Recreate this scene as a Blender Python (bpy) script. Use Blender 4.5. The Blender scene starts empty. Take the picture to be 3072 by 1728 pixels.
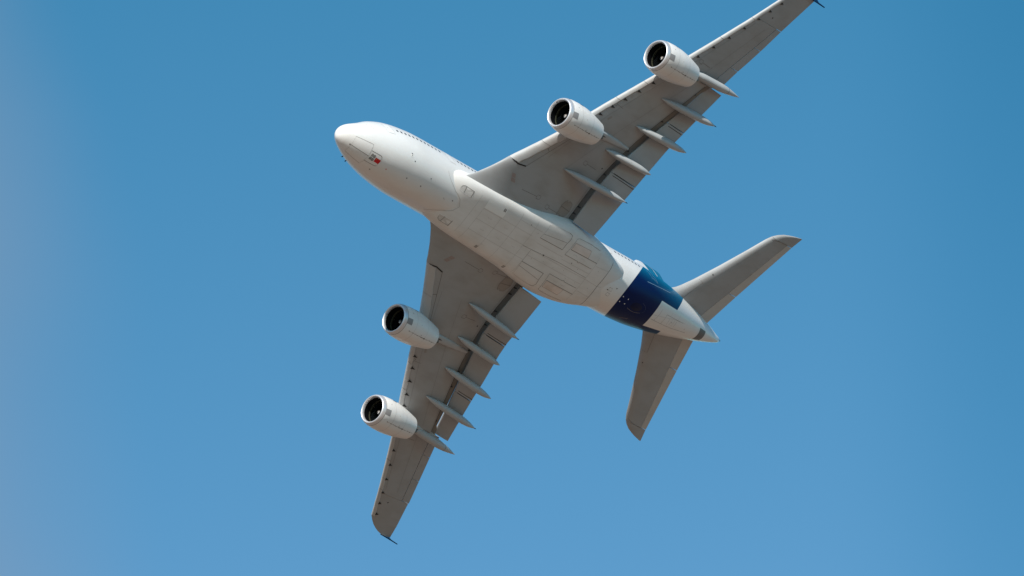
import bpy, math
import numpy as np
from mathutils import Matrix, Vector
from mathutils.bvhtree import BVHTree

# ------------------------------------------------------------------ camera, sky, sun
scene = bpy.context.scene
coll = scene.collection
ELEV = math.radians(25.0)                       # how far the camera looks up
cam_right = np.array([1.0, 0, 0])
cam_away = np.array([0, math.cos(ELEV), math.sin(ELEV)])
cam_up = np.array([0, -math.sin(ELEV), math.cos(ELEV)])
CAM = np.array([0, 0, 1.7])
cd = bpy.data.cameras.new('camera'); cam = bpy.data.objects.new('camera', cd); coll.objects.link(cam)
cam.location = CAM
cam.rotation_euler = (math.radians(90) + ELEV, 0, 0)
cd.sensor_width = 36.0
cd.lens = 16061.96 / 3072 * 36.0
cd.clip_start = 1.0; cd.clip_end = 60000
scene.camera = cam

# attitude of the aircraft (its axes: x aft, y starboard, z up) seen from the camera: rows right, down, away
RC = np.array([[0.63087411, -0.61221812, -0.4766412],
               [0.34885538, 0.77254167, -0.53054622],
               [0.69303519, 0.16842903, 0.70095212]])
WR = np.outer(cam_right, RC[0]) - np.outer(cam_up, RC[1]) + np.outer(cam_away, RC[2])
C0 = np.array([36.0, 0, 0])                     # middle of the aircraft, where its Empty sits
POS = CAM + 2.72493065 * cam_right + 4.85119483 * cam_up + 600.01818269 * cam_away + WR @ (C0 - np.array([35.0, 0, 0]))

sun_ac = np.array([-0.775, -0.60, 0.155]); sun_ac /= np.linalg.norm(sun_ac)
SUN = WR @ sun_ac
sun_el = math.asin(SUN[2]); sun_rot = math.atan2(SUN[0], SUN[1])
sl = bpy.data.lights.new('sun', 'SUN'); so = bpy.data.objects.new('sun', sl); coll.objects.link(so)
sl.energy = 5.0; sl.angle = math.radians(0.53); sl.color = (1.0, 0.93, 0.85)
so.rotation_euler = Vector(-SUN).to_track_quat('-Z', 'Y').to_euler()

world = bpy.data.worlds.new('World'); scene.world = world; world.use_nodes = True
nt = world.node_tree; nt.nodes.clear()
def N(t, k, **kw):
    n = t.nodes.new(k)
    for a, b in kw.items(): setattr(n, a, b)
    return n
sky = N(nt, 'ShaderNodeTexSky', sky_type='NISHITA', sun_disc=False, sun_elevation=sun_el, sun_rotation=sun_rot,
        altitude=200, air_density=1.0, dust_density=0.6, ozone_density=2.0)
bg = N(nt, 'ShaderNodeBackground'); out = N(nt, 'ShaderNodeOutputWorld')
bg.inputs['Strength'].default_value = 0.087
# colour of this day's air: less red overhead than near the horizon, a pinkish tint mixed in to the left, deeper blue to the right
wtc = N(nt, 'ShaderNodeTexCoord'); wsp = N(nt, 'ShaderNodeSeparateXYZ'); nt.links.new(wtc.outputs['Generated'], wsp.inputs[0])
def wmap(v, a, b, c, d, smooth=False):
    n = N(nt, 'ShaderNodeMapRange'); n.interpolation_type = 'SMOOTHSTEP' if smooth else 'LINEAR'
    for i, q in enumerate((a, b, c, d)): n.inputs[i + 1].default_value = q
    nt.links.new(v, n.inputs[0]); return n.outputs[0]
red = wmap(wsp.outputs[2], 0.37, 0.47, 0.70, 0.46)
cmb = N(nt, 'ShaderNodeCombineColor'); nt.links.new(red, cmb.inputs[0]); cmb.inputs[1].default_value = 1.225; cmb.inputs[2].default_value = 1.30
def wmix(blend, fac, a, b):
    n = N(nt, 'ShaderNodeMix', data_type='RGBA'); n.blend_type = blend
    for i, v in ((0, fac), (6, a), (7, b)):
        if isinstance(v, (float, tuple)): n.inputs[i].default_value = v
        else: nt.links.new(v, n.inputs[i])
    return n.outputs[2]
air = wmix('MULTIPLY', 1.0, sky.outputs[0], cmb.outputs[0])
deep = wmap(wsp.outputs[0], 0.055, 0.098, 0.0, 1.0, True)
air = wmix('MULTIPLY', deep, air, (0.70, 0.87, 0.90, 1.0))
wn = N(nt, 'ShaderNodeTexNoise'); wn.inputs['Scale'].default_value = 9.0; wn.inputs['Detail'].default_value = 2.0
nt.links.new(wtc.outputs['Generated'], wn.inputs['Vector'])
wob = N(nt, 'ShaderNodeMath', operation='MULTIPLY_ADD'); nt.links.new(wn.outputs['Fac'], wob.inputs[0]); wob.inputs[1].default_value = 0.05
lean = N(nt, 'ShaderNodeMath', operation='MULTIPLY_ADD'); nt.links.new(wsp.outputs[2], lean.inputs[0]); lean.inputs[1].default_value = 0.10
nt.links.new(wsp.outputs[0], lean.inputs[2]); nt.links.new(lean.outputs[0], wob.inputs[2])
left_tint = wmap(wob.outputs[0], -0.002, -0.044, 0.0, 0.60, True)
air = wmix('MIX', left_tint, air, (2.15, 3.30, 4.80, 1.0))
nt.links.new(air, bg.inputs['Color']); nt.links.new(bg.outputs[0], out.inputs['Surface'])

scene.view_settings.view_transform = 'Standard'; scene.view_settings.look = 'None'
scene.view_settings.exposure = 0.2; scene.view_settings.gamma = 1.0
scene.cycles.max_bounces = 8

# ------------------------------------------------------------------ materials
def new_mat(name):
    m = bpy.data.materials.new(name); m.use_nodes = True
    t = m.node_tree; return m, t, t.nodes['Principled BSDF']
def math_n(t, op, a, b=None, c=None):
    n = N(t, 'ShaderNodeMath', operation=op)
    for i, v in enumerate((a, b, c)):
        if v is None: continue
        if isinstance(v, (int, float)): n.inputs[i].default_value = v
        else: t.links.new(v, n.inputs[i])
    return n.outputs[0]
def dirt(t, base, amount, scale=(0.25, 0.9, 0.9), tint=(0.72, 0.68, 0.62)):
    """uneven grime: long streaks along the aircraft and fine mottling"""
    tc = N(t, 'ShaderNodeTexCoord'); mp = N(t, 'ShaderNodeMapping'); mp.inputs['Scale'].default_value = scale
    t.links.new(tc.outputs['Object'], mp.inputs['Vector'])
    n1 = N(t, 'ShaderNodeTexNoise'); n1.inputs['Scale'].default_value = 1.2; n1.inputs['Detail'].default_value = 6; n1.inputs['Roughness'].default_value = 0.62
    t.links.new(mp.outputs[0], n1.inputs['Vector'])
    n2 = N(t, 'ShaderNodeTexNoise'); n2.inputs['Scale'].default_value = 0.35; n2.inputs['Detail'].default_value = 3
    t.links.new(tc.outputs['Object'], n2.inputs['Vector'])
    s = math_n(t, 'MULTIPLY', n1.outputs['Fac'], n2.outputs['Fac'])
    rm = N(t, 'ShaderNodeMapRange'); rm.inputs[1].default_value = 0.18; rm.inputs[2].default_value = 0.42
    rm.inputs[3].default_value = 0.0; rm.inputs[4].default_value = amount
    t.links.new(s, rm.inputs[0])
    mx = N(t, 'ShaderNodeMix', data_type='RGBA'); mx.blend_type = 'MULTIPLY'
    t.links.new(rm.outputs[0], mx.inputs[0])
    if isinstance(base, tuple): mx.inputs[6].default_value = (*base, 1)
    else: t.links.new(base, mx.inputs[6])
    mx.inputs[7].default_value = (*tint, 1)
    return mx.outputs[2]
def paint(name, col, rough=0.35, metal=0.0, coat=0.0, grime=0.0, spec=0.5):
    m, t, b = new_mat(name)
    b.inputs['Base Color'].default_value = (*col, 1)
    b.inputs['Roughness'].default_value = rough; b.inputs['Metallic'].default_value = metal
    b.inputs['Coat Weight'].default_value = coat; b.inputs['Coat Roughness'].default_value = 0.08
    b.inputs['Specular IOR Level'].default_value = spec
    if grime: t.links.new(dirt(t, col, grime), b.inputs['Base Color'])
    return m
WHITE = (0.80, 0.80, 0.79)
M = {}
M['white'] = paint('white_paint', WHITE, 0.38, coat=0.25, grime=0.15)
M['belly'] = paint('belly_paint', (0.76, 0.752, 0.735), 0.5, grime=0.42)
M['patch'] = paint('fresh_belly_paint', (0.87, 0.86, 0.83), 0.5)
M['wing'] = paint('wing_grey_paint', (0.352, 0.362, 0.370), 0.42, grime=0.42)
M['flap'] = paint('flap_grey_paint', (0.358, 0.376, 0.392), 0.42, grime=0.35)
M['fairing'] = paint('fairing_grey_paint', (0.43, 0.452, 0.466), 0.36, grime=0.2)
M['slat'] = paint('slat_pale_grey', (0.48, 0.485, 0.485), 0.33, grime=0.2)
M['cove'] = paint('cove_primer', (0.22, 0.205, 0.185), 0.6, grime=0.5)
M['dark'] = paint('dark_recess', (0.02, 0.02, 0.02), 0.7)
M['seam'] = paint('panel_seam', (0.16, 0.15, 0.14), 0.7)
M['seam_soft'] = paint('faint_panel_seam', (0.47, 0.455, 0.435), 0.7)
M['wingseam'] = paint('wing_panel_seam', (0.22, 0.22, 0.215), 0.6)
M['inlet'] = paint('inlet_grey', (0.60, 0.59, 0.57), 0.5)
M['domeglint'] = paint('blue_dome_highlight', (0.004, 0.03, 0.12), 0.3)
M['elevator'] = paint('elevator_warm_grey', (0.52, 0.50, 0.475), 0.45, grime=0.3)
M['skyline'] = paint('pale_blue_line', (0.22, 0.38, 0.55), 0.4)
M['glass'] = paint('window_glass', (0.03, 0.035, 0.04), 0.12)
M['metal'] = paint('lip_metal', (0.72, 0.72, 0.745), 0.38, metal=0.6)
M['nacelle'] = paint('nacelle_white', (0.78, 0.775, 0.765), 0.36, coat=0.2, grime=0.15)
M['panelgrey'] = paint('nacelle_grey_panel', (0.26, 0.255, 0.26), 0.4)
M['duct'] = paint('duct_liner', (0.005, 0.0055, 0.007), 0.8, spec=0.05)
M['ductlip'] = paint('duct_lip', (0.62, 0.61, 0.60), 0.4)
M['rub'] = paint('rub_strip', (0.06, 0.062, 0.042), 0.5)
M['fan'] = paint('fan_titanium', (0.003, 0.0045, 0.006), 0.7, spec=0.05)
M['exhaust'] = paint('exhaust_metal', (0.10, 0.095, 0.09), 0.45, metal=0.7)
M['red'] = paint('red_flag_paint', (0.62, 0.006, 0.012), 0.4)
M['yellow'] = paint('flag_star_yellow', (0.8, 0.55, 0.05), 0.4)
M['black'] = paint('black_lettering', (0.02, 0.02, 0.02), 0.5)
M['brown'] = paint('inspection_panel_brown', (0.33, 0.27, 0.255), 0.5, grime=0.3)
M['vent'] = paint('vent_panel_grey', (0.30, 0.285, 0.27), 0.5, grime=0.4)
M['stain'] = paint('stained_panel', (0.80, 0.715, 0.67), 0.6, grime=0.9)
M['apu'] = paint('apu_bare_metal', (0.16, 0.15, 0.145), 0.45, metal=0.4, grime=0.6)
M['navy'] = paint('navy_gloss', (0.0012, 0.007, 0.042), 0.3, coat=0.05, spec=0.12)
M['teal'] = paint('teal_gloss', (0.0, 0.17, 0.30), 0.3, coat=0.5)
M['mark'] = paint('white_mark', (0.85, 0.85, 0.85), 0.4)
M['pinkred'] = paint('fence_red', (0.6, 0.06, 0.16), 0.4)

# fuselage paint: white, a blue band round the tail, teal along its upper edge, and a white belly panel let into it
def fuselage_mat():
    m, t, b = new_mat('fuselage_livery')
    b.inputs['Roughness'].default_value = 0.34; b.inputs['Coat Weight'].default_value = 0.15; b.inputs['Coat Roughness'].default_value = 0.07; b.inputs['Specular IOR Level'].default_value = 0.22
    tc = N(t, 'ShaderNodeTexCoord'); sp = N(t, 'ShaderNodeSeparateXYZ'); t.links.new(tc.outputs['Object'], sp.inputs[0])
    X = math_n(t, 'ADD', sp.outputs[0], float(C0[0])); Y = sp.outputs[1]; Z = sp.outputs[2]
    def step(v, w=0.02):       # 0..1 around v = 0
        n = N(t, 'ShaderNodeMapRange'); n.inputs[1].default_value = -w; n.inputs[2].default_value = w
        t.links.new(v, n.inputs[0]); return n.outputs[0]
    # front edge: x = 48.0 + 0.97 * (z + 2.7)
    fr = step(math_n(t, 'SUBTRACT', X, math_n(t, 'MULTIPLY_ADD', Z, 0.975, 48.0 + 0.975 * 2.70)))
    # rear end of the side bands: x = 58.9 + 0.85 * (z + 0.5)
    re = step(math_n(t, 'SUBTRACT', math_n(t, 'MULTIPLY_ADD', Z, 0.85, 59.35), X))
    # white belly panel: behind a curved front edge, between two lines where it meets the bands
    ay = math_n(t, 'ABSOLUTE', Y)
    pf = step(math_n(t, 'SUBTRACT', X, math_n(t, 'MULTIPLY_ADD', math_n(t, 'MULTIPLY', ay, ay), 0.15, 54.72)))
    side = step(math_n(t, 'SUBTRACT', math_n(t, 'MULTIPLY_ADD', math_n(t, 'SUBTRACT', X, 55.2), -0.07, 1.82), ay))
    low = step(math_n(t, 'SUBTRACT', 1.6, Z))
    pan = math_n(t, 'MULTIPLY', math_n(t, 'MULTIPLY', pf, side), low)
    blue = math_n(t, 'MULTIPLY', math_n(t, 'MULTIPLY', fr, re), math_n(t, 'SUBTRACT', 1.0, pan))
    d = dirt(t, WHITE, 0.15)
    mx = N(t, 'ShaderNodeMix', data_type='RGBA'); t.links.new(blue, mx.inputs[0]); t.links.new(d, mx.inputs[6])
    # blue turns to teal high on the side
    up = N(t, 'ShaderNodeMapRange'); up.inputs[1].default_value = -1.1; up.inputs[2].default_value = 1.9; t.links.new(Z, up.inputs[0])
    bl = N(t, 'ShaderNodeMix', data_type='RGBA'); t.links.new(up.outputs[0], bl.inputs[0])
    bl.inputs[6].default_value = (0.0015, 0.012, 0.075, 1); bl.inputs[7].default_value = (0.0, 0.15, 0.29, 1)
    t.links.new(bl.outputs[2], mx.inputs[7]); t.links.new(mx.outputs[2], b.inputs['Base Color'])
    # specular and coat lowered in the blue, so it mirrors less ground and stays dark
    t.links.new(math_n(t, 'MULTIPLY_ADD', blue, -0.34, 0.42), b.inputs['Specular IOR Level'])
    t.links.new(math_n(t, 'MULTIPLY_ADD', blue, -0.42, 0.45), b.inputs['Coat Weight'])
    return m
M['fuselage'] = fuselage_mat()
def fin_mat():
    m, t, b = new_mat('fin_livery')
    b.inputs['Roughness'].default_value = 0.34; b.inputs['Coat Weight'].default_value = 0.35
    tc = N(t, 'ShaderNodeTexCoord'); sp = N(t, 'ShaderNodeSeparateXYZ'); t.links.new(tc.outputs['Object'], sp.inputs[0])
    X = math_n(t, 'ADD', sp.outputs[0], float(C0[0])); Z = sp.outputs[2]
    # white leading tip, teal behind
    v = math_n(t, 'SUBTRACT', X, math_n(t, 'MULTIPLY_ADD', Z, 0.25, 69.3 - 0.25 * 19.4))
    n = N(t, 'ShaderNodeMapRange'); n.inputs[1].default_value = -0.02; n.inputs[2].default_value = 0.02; t.links.new(v, n.inputs[0])
    mx = N(t, 'ShaderNodeMix', data_type='RGBA'); t.links.new(n.outputs[0], mx.inputs[0])
    mx.inputs[6].default_value = (*WHITE, 1); mx.inputs[7].default_value = (0.0, 0.15, 0.27, 1)
    t.links.new(mx.outputs[2], b.inputs['Base Color'])
    return m
M['fin'] = fin_mat()

# ------------------------------------------------------------------ mesh helpers (coordinates: metres in the aircraft's own axes)
class Part:
    def __init__(s): s.v = []; s.f = []; s.m = []; s.sm = []; s.mats = []; s.bvh = None
    def mi(s, mat):
        if mat not in s.mats: s.mats.append(mat)
        return s.mats.index(mat)
    def add(s, v, f, mat, smooth=True):
        o = len(s.v); k = s.mi(mat)
        s.v += [tuple(map(float, q)) for q in v]
        for q in f: s.f.append(tuple(i + o for i in q)); s.m.append(k); s.sm.append(smooth)
        return s
    def loft(s, rings, mat, caps=(True, True), closed=True, smooth=True):
        n = len(rings[0]); v = [p for r in rings for p in r]; f = []
        for i in range(len(rings) - 1):
            for j in range(n if closed else n - 1):
                k = (j + 1) % n
                f.append((i * n + j, i * n + k, (i + 1) * n + k, (i + 1) * n + j))
        s.add(v, f, mat, smooth)
        if caps[0]: s.add(rings[0], [tuple(range(n))[::-1]], mat, False)
        if caps[1]: s.add(rings[-1], [tuple(range(n))], mat, False)
        return s
    def tree(s):
        if s.bvh is None:
            s.bvh = BVHTree.FromPolygons([Vector(q) for q in s.v], s.f)
            V = np.array(s.v); c = V.mean(0); vol = 0      # which way the faces point
            for q in s.f:
                a = V[q[0]] - c
                for i in range(1, len(q) - 1): vol += a @ np.cross(V[q[i]] - c, V[q[i + 1]] - c)
            s.sgn = 1.0 if vol >= 0 else -1.0
        return s
    def near(s, p):
        t = s.tree(); h, n, _, _ = s.bvh.find_nearest(Vector(p)); return np.array(h), np.array(n) * s.sgn
    def ribbon(s, pts, w, mat, on=None, lift=0.012, step=0.3, close=False):
        """a strip of width w along a polyline laid on the surface 'on'"""
        tr = (on or s).tree(); pts = [np.array(q, float) for q in pts]
        if close: pts = pts + [pts[0]]
        P = []
        for a, b in zip(pts[:-1], pts[1:]):
            k = max(1, int(np.linalg.norm(b - a) / step))
            P += [a + (b - a) * i / k for i in range(k)]
        P.append(pts[-1])
        L = []; R = []
        Q = []; NN = []
        for q in P:
            h, nn = tr.near(q); Q.append(h); NN.append(nn)
        for i in range(len(Q)):
            t = Q[min(i + 1, len(Q) - 1)] - Q[max(i - 1, 0)]; t /= max(1e-9, np.linalg.norm(t))
            c = np.cross(NN[i], t); c /= max(1e-9, np.linalg.norm(c))
            L.append(Q[i] + c * w / 2 + NN[i] * lift); R.append(Q[i] - c * w / 2 + NN[i] * lift)
        v = [x for ab in zip(L, R) for x in ab]
        s.add(v, [(2 * i, 2 * i + 1, 2 * i + 3, 2 * i + 2) for i in range(len(Q) - 1)], mat, True)
        return s
    def patch(s, c, mat, on=None, lift=0.012, n=(4, 4)):
        """a quadrilateral sheet (four corners in order) laid on the surface 'on'"""
        tr = (on or s).tree(); c = [np.array(q, float) for q in c]; v = []
        for i in range(n[0] + 1):
            for j in range(n[1] + 1):
                a, b = i / n[0], j / n[1]
                q = c[0] * (1 - a) * (1 - b) + c[1] * a * (1 - b) + c[2] * a * b + c[3] * (1 - a) * b
                h, nn = tr.near(q); v.append(h + nn * lift)
        k = n[1] + 1
        s.add(v, [(i * k + j, (i + 1) * k + j, (i + 1) * k + j + 1, i * k + j + 1) for i in range(n[0]) for j in range(n[1])], mat, True)
        return s
    def poly(s, pts, mat, on=None, lift=0.012):
        """a many-cornered flat mark laid on the surface 'on' (fan from its middle)"""
        tr = (on or s).tree(); pts = [np.array(q, float) for q in pts]; v = []
        for q in pts + [sum(pts) / len(pts)]:
            h, nn = tr.near(q); v.append(h + nn * lift)
        n = len(pts)
        s.add(v, [(i, (i + 1) % n, n) for i in range(n)], mat, True); return s
    def dot(s, p, r, mat, on=None, lift=0.014):
        tr = (on or s).tree(); h, nn = tr.near(p)
        a = np.cross(nn, [0, 0.3, 1.0]); a /= np.linalg.norm(a); b = np.cross(nn, a)
        v = [h + nn * lift + r * (a * math.cos(t) + b * math.sin(t)) for t in np.linspace(0, 2 * math.pi, 8, endpoint=False)]
        s.add(v, [tuple(range(8))], mat, False); return s
    def build(s, name, parent=None, label=None):
        me = bpy.data.meshes.new(name)
        me.from_pydata([tuple(np.array(q) - C0) for q in s.v], [], s.f)
        for k in s.mats: me.materials.append(M[k])
        me.polygons.foreach_set('material_index', s.m); me.polygons.foreach_set('use_smooth', s.sm)
        import bmesh
        bm = bmesh.new(); bm.from_mesh(me)
        bmesh.ops.recalc_face_normals(bm, faces=[f for f in bm.faces]); bm.to_mesh(me); bm.free()
        me.update()
        o = bpy.data.objects.new(name, me); coll.objects.link(o)
        if parent: o.parent = parent
        if label: o['label'] = label
        return o
def smooth_tab(tab, x):
    tab = np.array(tab, float); X = tab[:, 0]; h = np.diff(X); o = []
    x = min(max(x, X[0]), X[-1])
    for k in range(1, tab.shape[1]):
        Y = tab[:, k]; d = np.diff(Y) / h; m = np.zeros(len(X)); m[0] = d[0]; m[-1] = d[-1]
        for i in range(1, len(X) - 1):
            if d[i - 1] * d[i] > 0:
                w1 = 2 * h[i] + h[i - 1]; w2 = h[i] + 2 * h[i - 1]; m[i] = (w1 + w2) / (w1 / d[i - 1] + w2 / d[i])
        i = int(np.clip(np.searchsorted(X, x) - 1, 0, len(X) - 2)); t = (x - X[i]) / h[i]
        o.append((2*t**3-3*t**2+1)*Y[i]+(t**3-2*t**2+t)*h[i]*m[i]+(-2*t**3+3*t**2)*Y[i+1]+(t**3-t**2)*h[i]*m[i+1])
    return o
def lin(tab, x):
    tab = np.array(tab, float); return [float(np.interp(x, tab[:, 0], tab[:, k])) for k in range(1, tab.shape[1])]
def hthick(f):
    f = np.clip(f, 0, 1)
    return 10 * (0.2969 * np.sqrt(f) - 0.126 * f - 0.3516 * f**2 + 0.2843 * f**3 - 0.1036 * f**4)

# ------------------------------------------------------------------ ground (lights the belly from below; out of the frame)
gm, gt, gb = new_mat('dry_grass_ground')
gn = N(gt, 'ShaderNodeTexNoise'); gn.inputs['Scale'].default_value = 0.02; gn.inputs['Detail'].default_value = 8
gc = N(gt, 'ShaderNodeTexCoord'); gt.links.new(gc.outputs['Object'], gn.inputs['Vector'])
gr = N(gt, 'ShaderNodeValToRGB'); gr.color_ramp.elements[0].color = (0.17, 0.112, 0.076, 1); gr.color_ramp.elements[1].color = (0.235, 0.158, 0.112, 1)
gr.color_ramp.elements[0].position = 0.35; gr.color_ramp.elements[1].position = 0.65
gt.links.new(gn.outputs['Fac'], gr.inputs[0]); gt.links.new(gr.outputs[0], gb.inputs['Base Color']); gb.inputs['Roughness'].default_value = 0.9
gme = bpy.data.meshes.new('ground')
gv = [(0, 0, 0)] + [(25000 * math.cos(a), 25000 * math.sin(a), 0) for a in np.linspace(0, 2 * math.pi, 64, endpoint=False)]
gme.from_pydata(gv, [], [(0, 1 + i, 1 + (i + 1) % 64) for i in range(64)]); gme.materials.append(gm)
go = bpy.data.objects.new('ground', gme); coll.objects.link(go); go['kind'] = 'structure'

# ------------------------------------------------------------------ the aircraft
plane = bpy.data.objects.new('airliner', None); coll.objects.link(plane)
plane['label'] = 'white four-engined double-deck airliner with blue tail band banking in clear sky'
plane['category'] = 'airplane'
plane.matrix_world = Matrix(np.vstack([np.hstack([WR, POS[:, None]]), [0, 0, 0, 1]]).tolist())
plane.empty_display_size = 5

# fuselage --------------------------------------------------------
DX, DZ = 1.15, 1.3
PROF = [(a + DX, b, c + DZ, d + DZ) for a, b, c, d in [
    (0,0,-1.0,-1.0),(.15,.50,-.52,-1.40),(.5,.88,-.05,-1.80),(1,1.24,.36,-2.13),(2,1.73,.92,-2.6),(3,2.13,1.5,-2.95),(4,2.46,2.25,-3.23),
    (5,2.73,2.9,-3.46),(7,3.15,3.8,-3.78),(9,3.41,4.2,-3.95),(11,3.55,4.38,-4.03),(13,3.57,4.42,-4.05),(20,3.57,4.42,-4.05),(46,3.57,4.42,-4.05),
    (48,3.57,4.42,-3.97),(52,3.47,4.42,-3.5),(56,3.13,4.38,-2.68),(60,2.57,4.25,-1.7),(64,1.83,3.9,-.62),(67,1.14,3.35,.30),(69,.60,2.85,1.0),(70.1,.28,2.4,1.55),(70.45,.10,2.2,1.9)]]
def fus_ring(x, n=128):
    w, zt, zb = smooth_tab(PROF, x); zc = zb + (zt - zb) * 0.46
    o = []
    for th in np.linspace(0, 2 * math.pi, n, endpoint=False):
        c = math.cos(th); o.append((x, w * math.sin(th), zc + ((zc - zb) if c < 0 else (zt - zc)) * c))
    return o
xs = DX + np.concatenate([np.linspace(0.02, 1, 26)**2 * 3, np.linspace(3, 70.45, 200)[1:]])
fus = Part().loft([fus_ring(x) for x in xs], 'fuselage')
fus.tree()

# belly fairing ---------------------------------------------------
#       x     half width, centre z, bottom z, exponent
FAIR = [(15.6, 2.10, -0.55, -1.50, 2.3), (16.3, 2.64, -0.55, -1.92, 2.5), (17.5, 3.10, -0.6, -2.40, 2.9), (19.3, 3.42, -0.7, -2.82, 3.5),
        (22, 3.60, -0.8, -3.16, 4.1), (26, 3.74, -0.9, -3.33, 4.3), (30, 3.98, -0.9, -3.38, 4.2), (34, 4.45, -0.9, -3.36, 3.8), (37, 4.66, -0.9, -3.32, 3.5), (40, 4.45, -0.9, -3.25, 3.2),
        (42.5, 4.0, -0.9, -3.08, 3.0), (44.5, 3.48, -0.85, -2.80, 2.8), (46.2, 3.08, -0.8, -2.48, 2.6), (47.4, 2.70, -0.7, -2.16, 2.5), (48.4, 2.1, -0.6, -1.5, 2.2)]
def fair_ring(x, n=96):
    a, zc, zb, e = smooth_tab(FAIR, x); o = []
    for th in np.linspace(0, 2 * math.pi, n, endpoint=False):
        c, s = math.cos(th), math.sin(th)
        y = a * math.copysign(abs(s) ** (2 / e), s)
        z = zc - (zc - zb) * abs(c) ** (2 / e) if c < 0 else zc + 1.4 * c
        if c >= 0: y = a * s * (1.0 if c < 0.2 else 1.0)
        o.append((x, y, z))
    return o
fair = Part().loft([fair_ring(x) for x in np.linspace(15.6, 48.4, 140)], 'belly')
fair.tree()

# wings -----------------------------------------------------------
LE = [(2.4, 17.2), (3.0, 18.15), (3.3, 18.55), (3.75, 19.1), (4.4, 19.68), (5.4, 20.55), (6.45, 21.35), (7.45, 22.02), (7.5, 22.15), (9, 23.45), (11, 25.12), (13, 26.7), (15, 28.04), (18, 30.12), (21, 32.31),
      (24, 34.48), (27, 36.72), (30, 38.82), (33, 40.86), (36, 42.91), (38, 44.28), (38.5, 44.95), (38.9, 45.6), (39.2, 46.25), (39.45, 46.95), (39.62, 47.75)]
def z_le(y):
    return -2.29 + 0.1352 * y + (max(0, y - 34) * 0.05) + (0.0 if y > 7.5 else (7.5 - y) * 0.105)
COVE = [(2.4, 35.5, -1.09), (4.3, 35.5, -.94), (6, 35.56, -.80), (8, 35.63, -.64), (10, 35.8, -.47), (12, 36.17, -.31), (14, 36.68, -.15), (16, 37.32, .01), (18, 38.07, .17), (20, 38.92, .34), (22, 39.78, .50), (24, 40.65, .66), (25.6, 41.35, .79)]
TEF = {-1: [(4.6, 38.24), (4.8, 38.28), (7, 38.81), (9, 39.28), (11, 39.76), (13, 40.23), (15, 40.71), (17, 41.19), (19, 41.87), (21, 42.55), (23, 43.24), (25, 43.95), (26, 44.31)],
       1: [(4.6, 38.2), (4.8, 38.25), (7, 38.65), (9, 39.01), (11, 39.22), (13, 39.77), (15, 40.53), (17, 41.27), (19, 41.9), (21, 42.61), (23, 43.34), (25, 44.07), (26, 44.44)]}
FLE = [(4.4, 35.46), (4.6, 35.48), (6, 35.62), (8, 35.83), (10, 36.05), (12, 36.42), (14, 37.27), (16, 38.14), (18, 38.94), (20, 39.86), (22, 40.74), (24, 41.57), (26, 42.38)]
def z_tef(y): return -3.9 + .185 * y
def z_fle(y): return -2.5 + .15 * y
HINGE = [(25.4, 42.05), (26.5, 42.6), (28.5, 43.5), (30.9, 44.62), (34.8, 46.42)]
TEA = {-1: [(25.4, 43.9), (26.5, 44.33), (28.3, 44.97), (30, 45.69), (32, 46.47), (34.7, 47.41), (36, 47.9), (38, 48.66), (39.7, 49.3)],
       1: [(25.4, 43.4), (26.5, 43.87), (28.3, 44.71), (30, 45.51), (32, 46.44), (34.7, 47.68), (36, 48.22), (38, 49.04), (39.7, 49.6)]}
def z_tea(y): return -2.2 + .15 * y
def cosd(n): return (1 - np.cos(np.linspace(0, math.pi, n))) / 2
def wing_section(y, sd, xr, zr, xu, zu, f0=0.0, n=30):
    """closed section: lower skin from LE to (xr, zr), then upper skin from (xu, zu) back to LE"""
    xl = lin(LE, y)[0]; zl = z_le(y); c = max(2.0, lin(TEA[sd], y)[0] - xl if y > 25 else 38.2 + max(0, y - 12) * .32 - xl)
    k = min(1, max(0.0, (y - 3.0) / 5.0)); tl = 0.042 * c; tu = 0.062 * c * max(.12, k)
    lo = []
    for f in cosd(n):
        x = xl + (xr - xl) * f; z = zl + (zr - zl) * f - tl * (k * (hthick(0.9 * f) - f * hthick(0.9)) + (1 - k) * .95 * math.sin(math.pi * f ** .85)) - 0.52 * (1 - k) ** 1.2 * math.sin(math.pi * f ** .62)
        lo.append((x, sd * y, z))
    up = []
    for f in cosd(n)[::-1][:-1]:
        x = xl + (xu - xl) * f; z = zl + (zu - zl) * f + tu * (hthick(0.94 * f) - f * hthick(0.94))
        up.append((x, sd * y, z))
    return lo + up
def shroud(y, sd):
    x = lin(FLE, y)[0]; zf = z_fle(y); zc = lin(COVE, y)[1]; zs = zc + 0.30
    h = zs - zf
    return x + h - ((.10 if sd > 0 else .03) if 11.5 < y < 24.6 else -0.25), zs
LOWZ = {}
def make_wing(sd):
    w = Part()
    ys = [2.4, 2.7, 3.0, 3.3, 3.6, 3.9, 4.2, 4.6, 5.0, 5.5, 6, 6.7, 7.45, 7.55] + list(np.arange(8, 25.3, 0.5)) + [25.35]
    r = []
    for y in ys:
        xc, zc = lin(COVE, y); r.append(wing_section(y, sd, xc, zc, xc + .02, zc + .42))
    w.loft(r, 'wing')
    # outer panel in front of the ailerons
    r = []
    for y in np.linspace(25.37, 34.74, 24):
        xh = lin(HINGE, y)[0] - .03; f = (xh - lin(LE, y)[0]) / (lin(TEA[sd], y)[0] - lin(LE, y)[0])
        zh = z_le(y) + (z_tea(y) - z_le(y)) * f - .12
        r.append(wing_section(y, sd, xh, zh, xh, zh + .35))
    w.loft(r, 'wing')
    r = []
    for y in [34.76, 35.5, 36, 36.8, 37.5, 38, 38.25, 38.5, 38.7, 38.9, 39.05, 39.2, 39.33, 39.45, 39.55, 39.62]:
        xt = lin(TEA[sd], y)[0]; r.append(wing_section(y, sd, xt, z_tea(y) - .02, xt, z_tea(y) + .02))
    w.loft(r, 'wing')
    w.tree()
    return w
WING = {sd: make_wing(sd) for sd in (-1, 1)}
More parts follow.
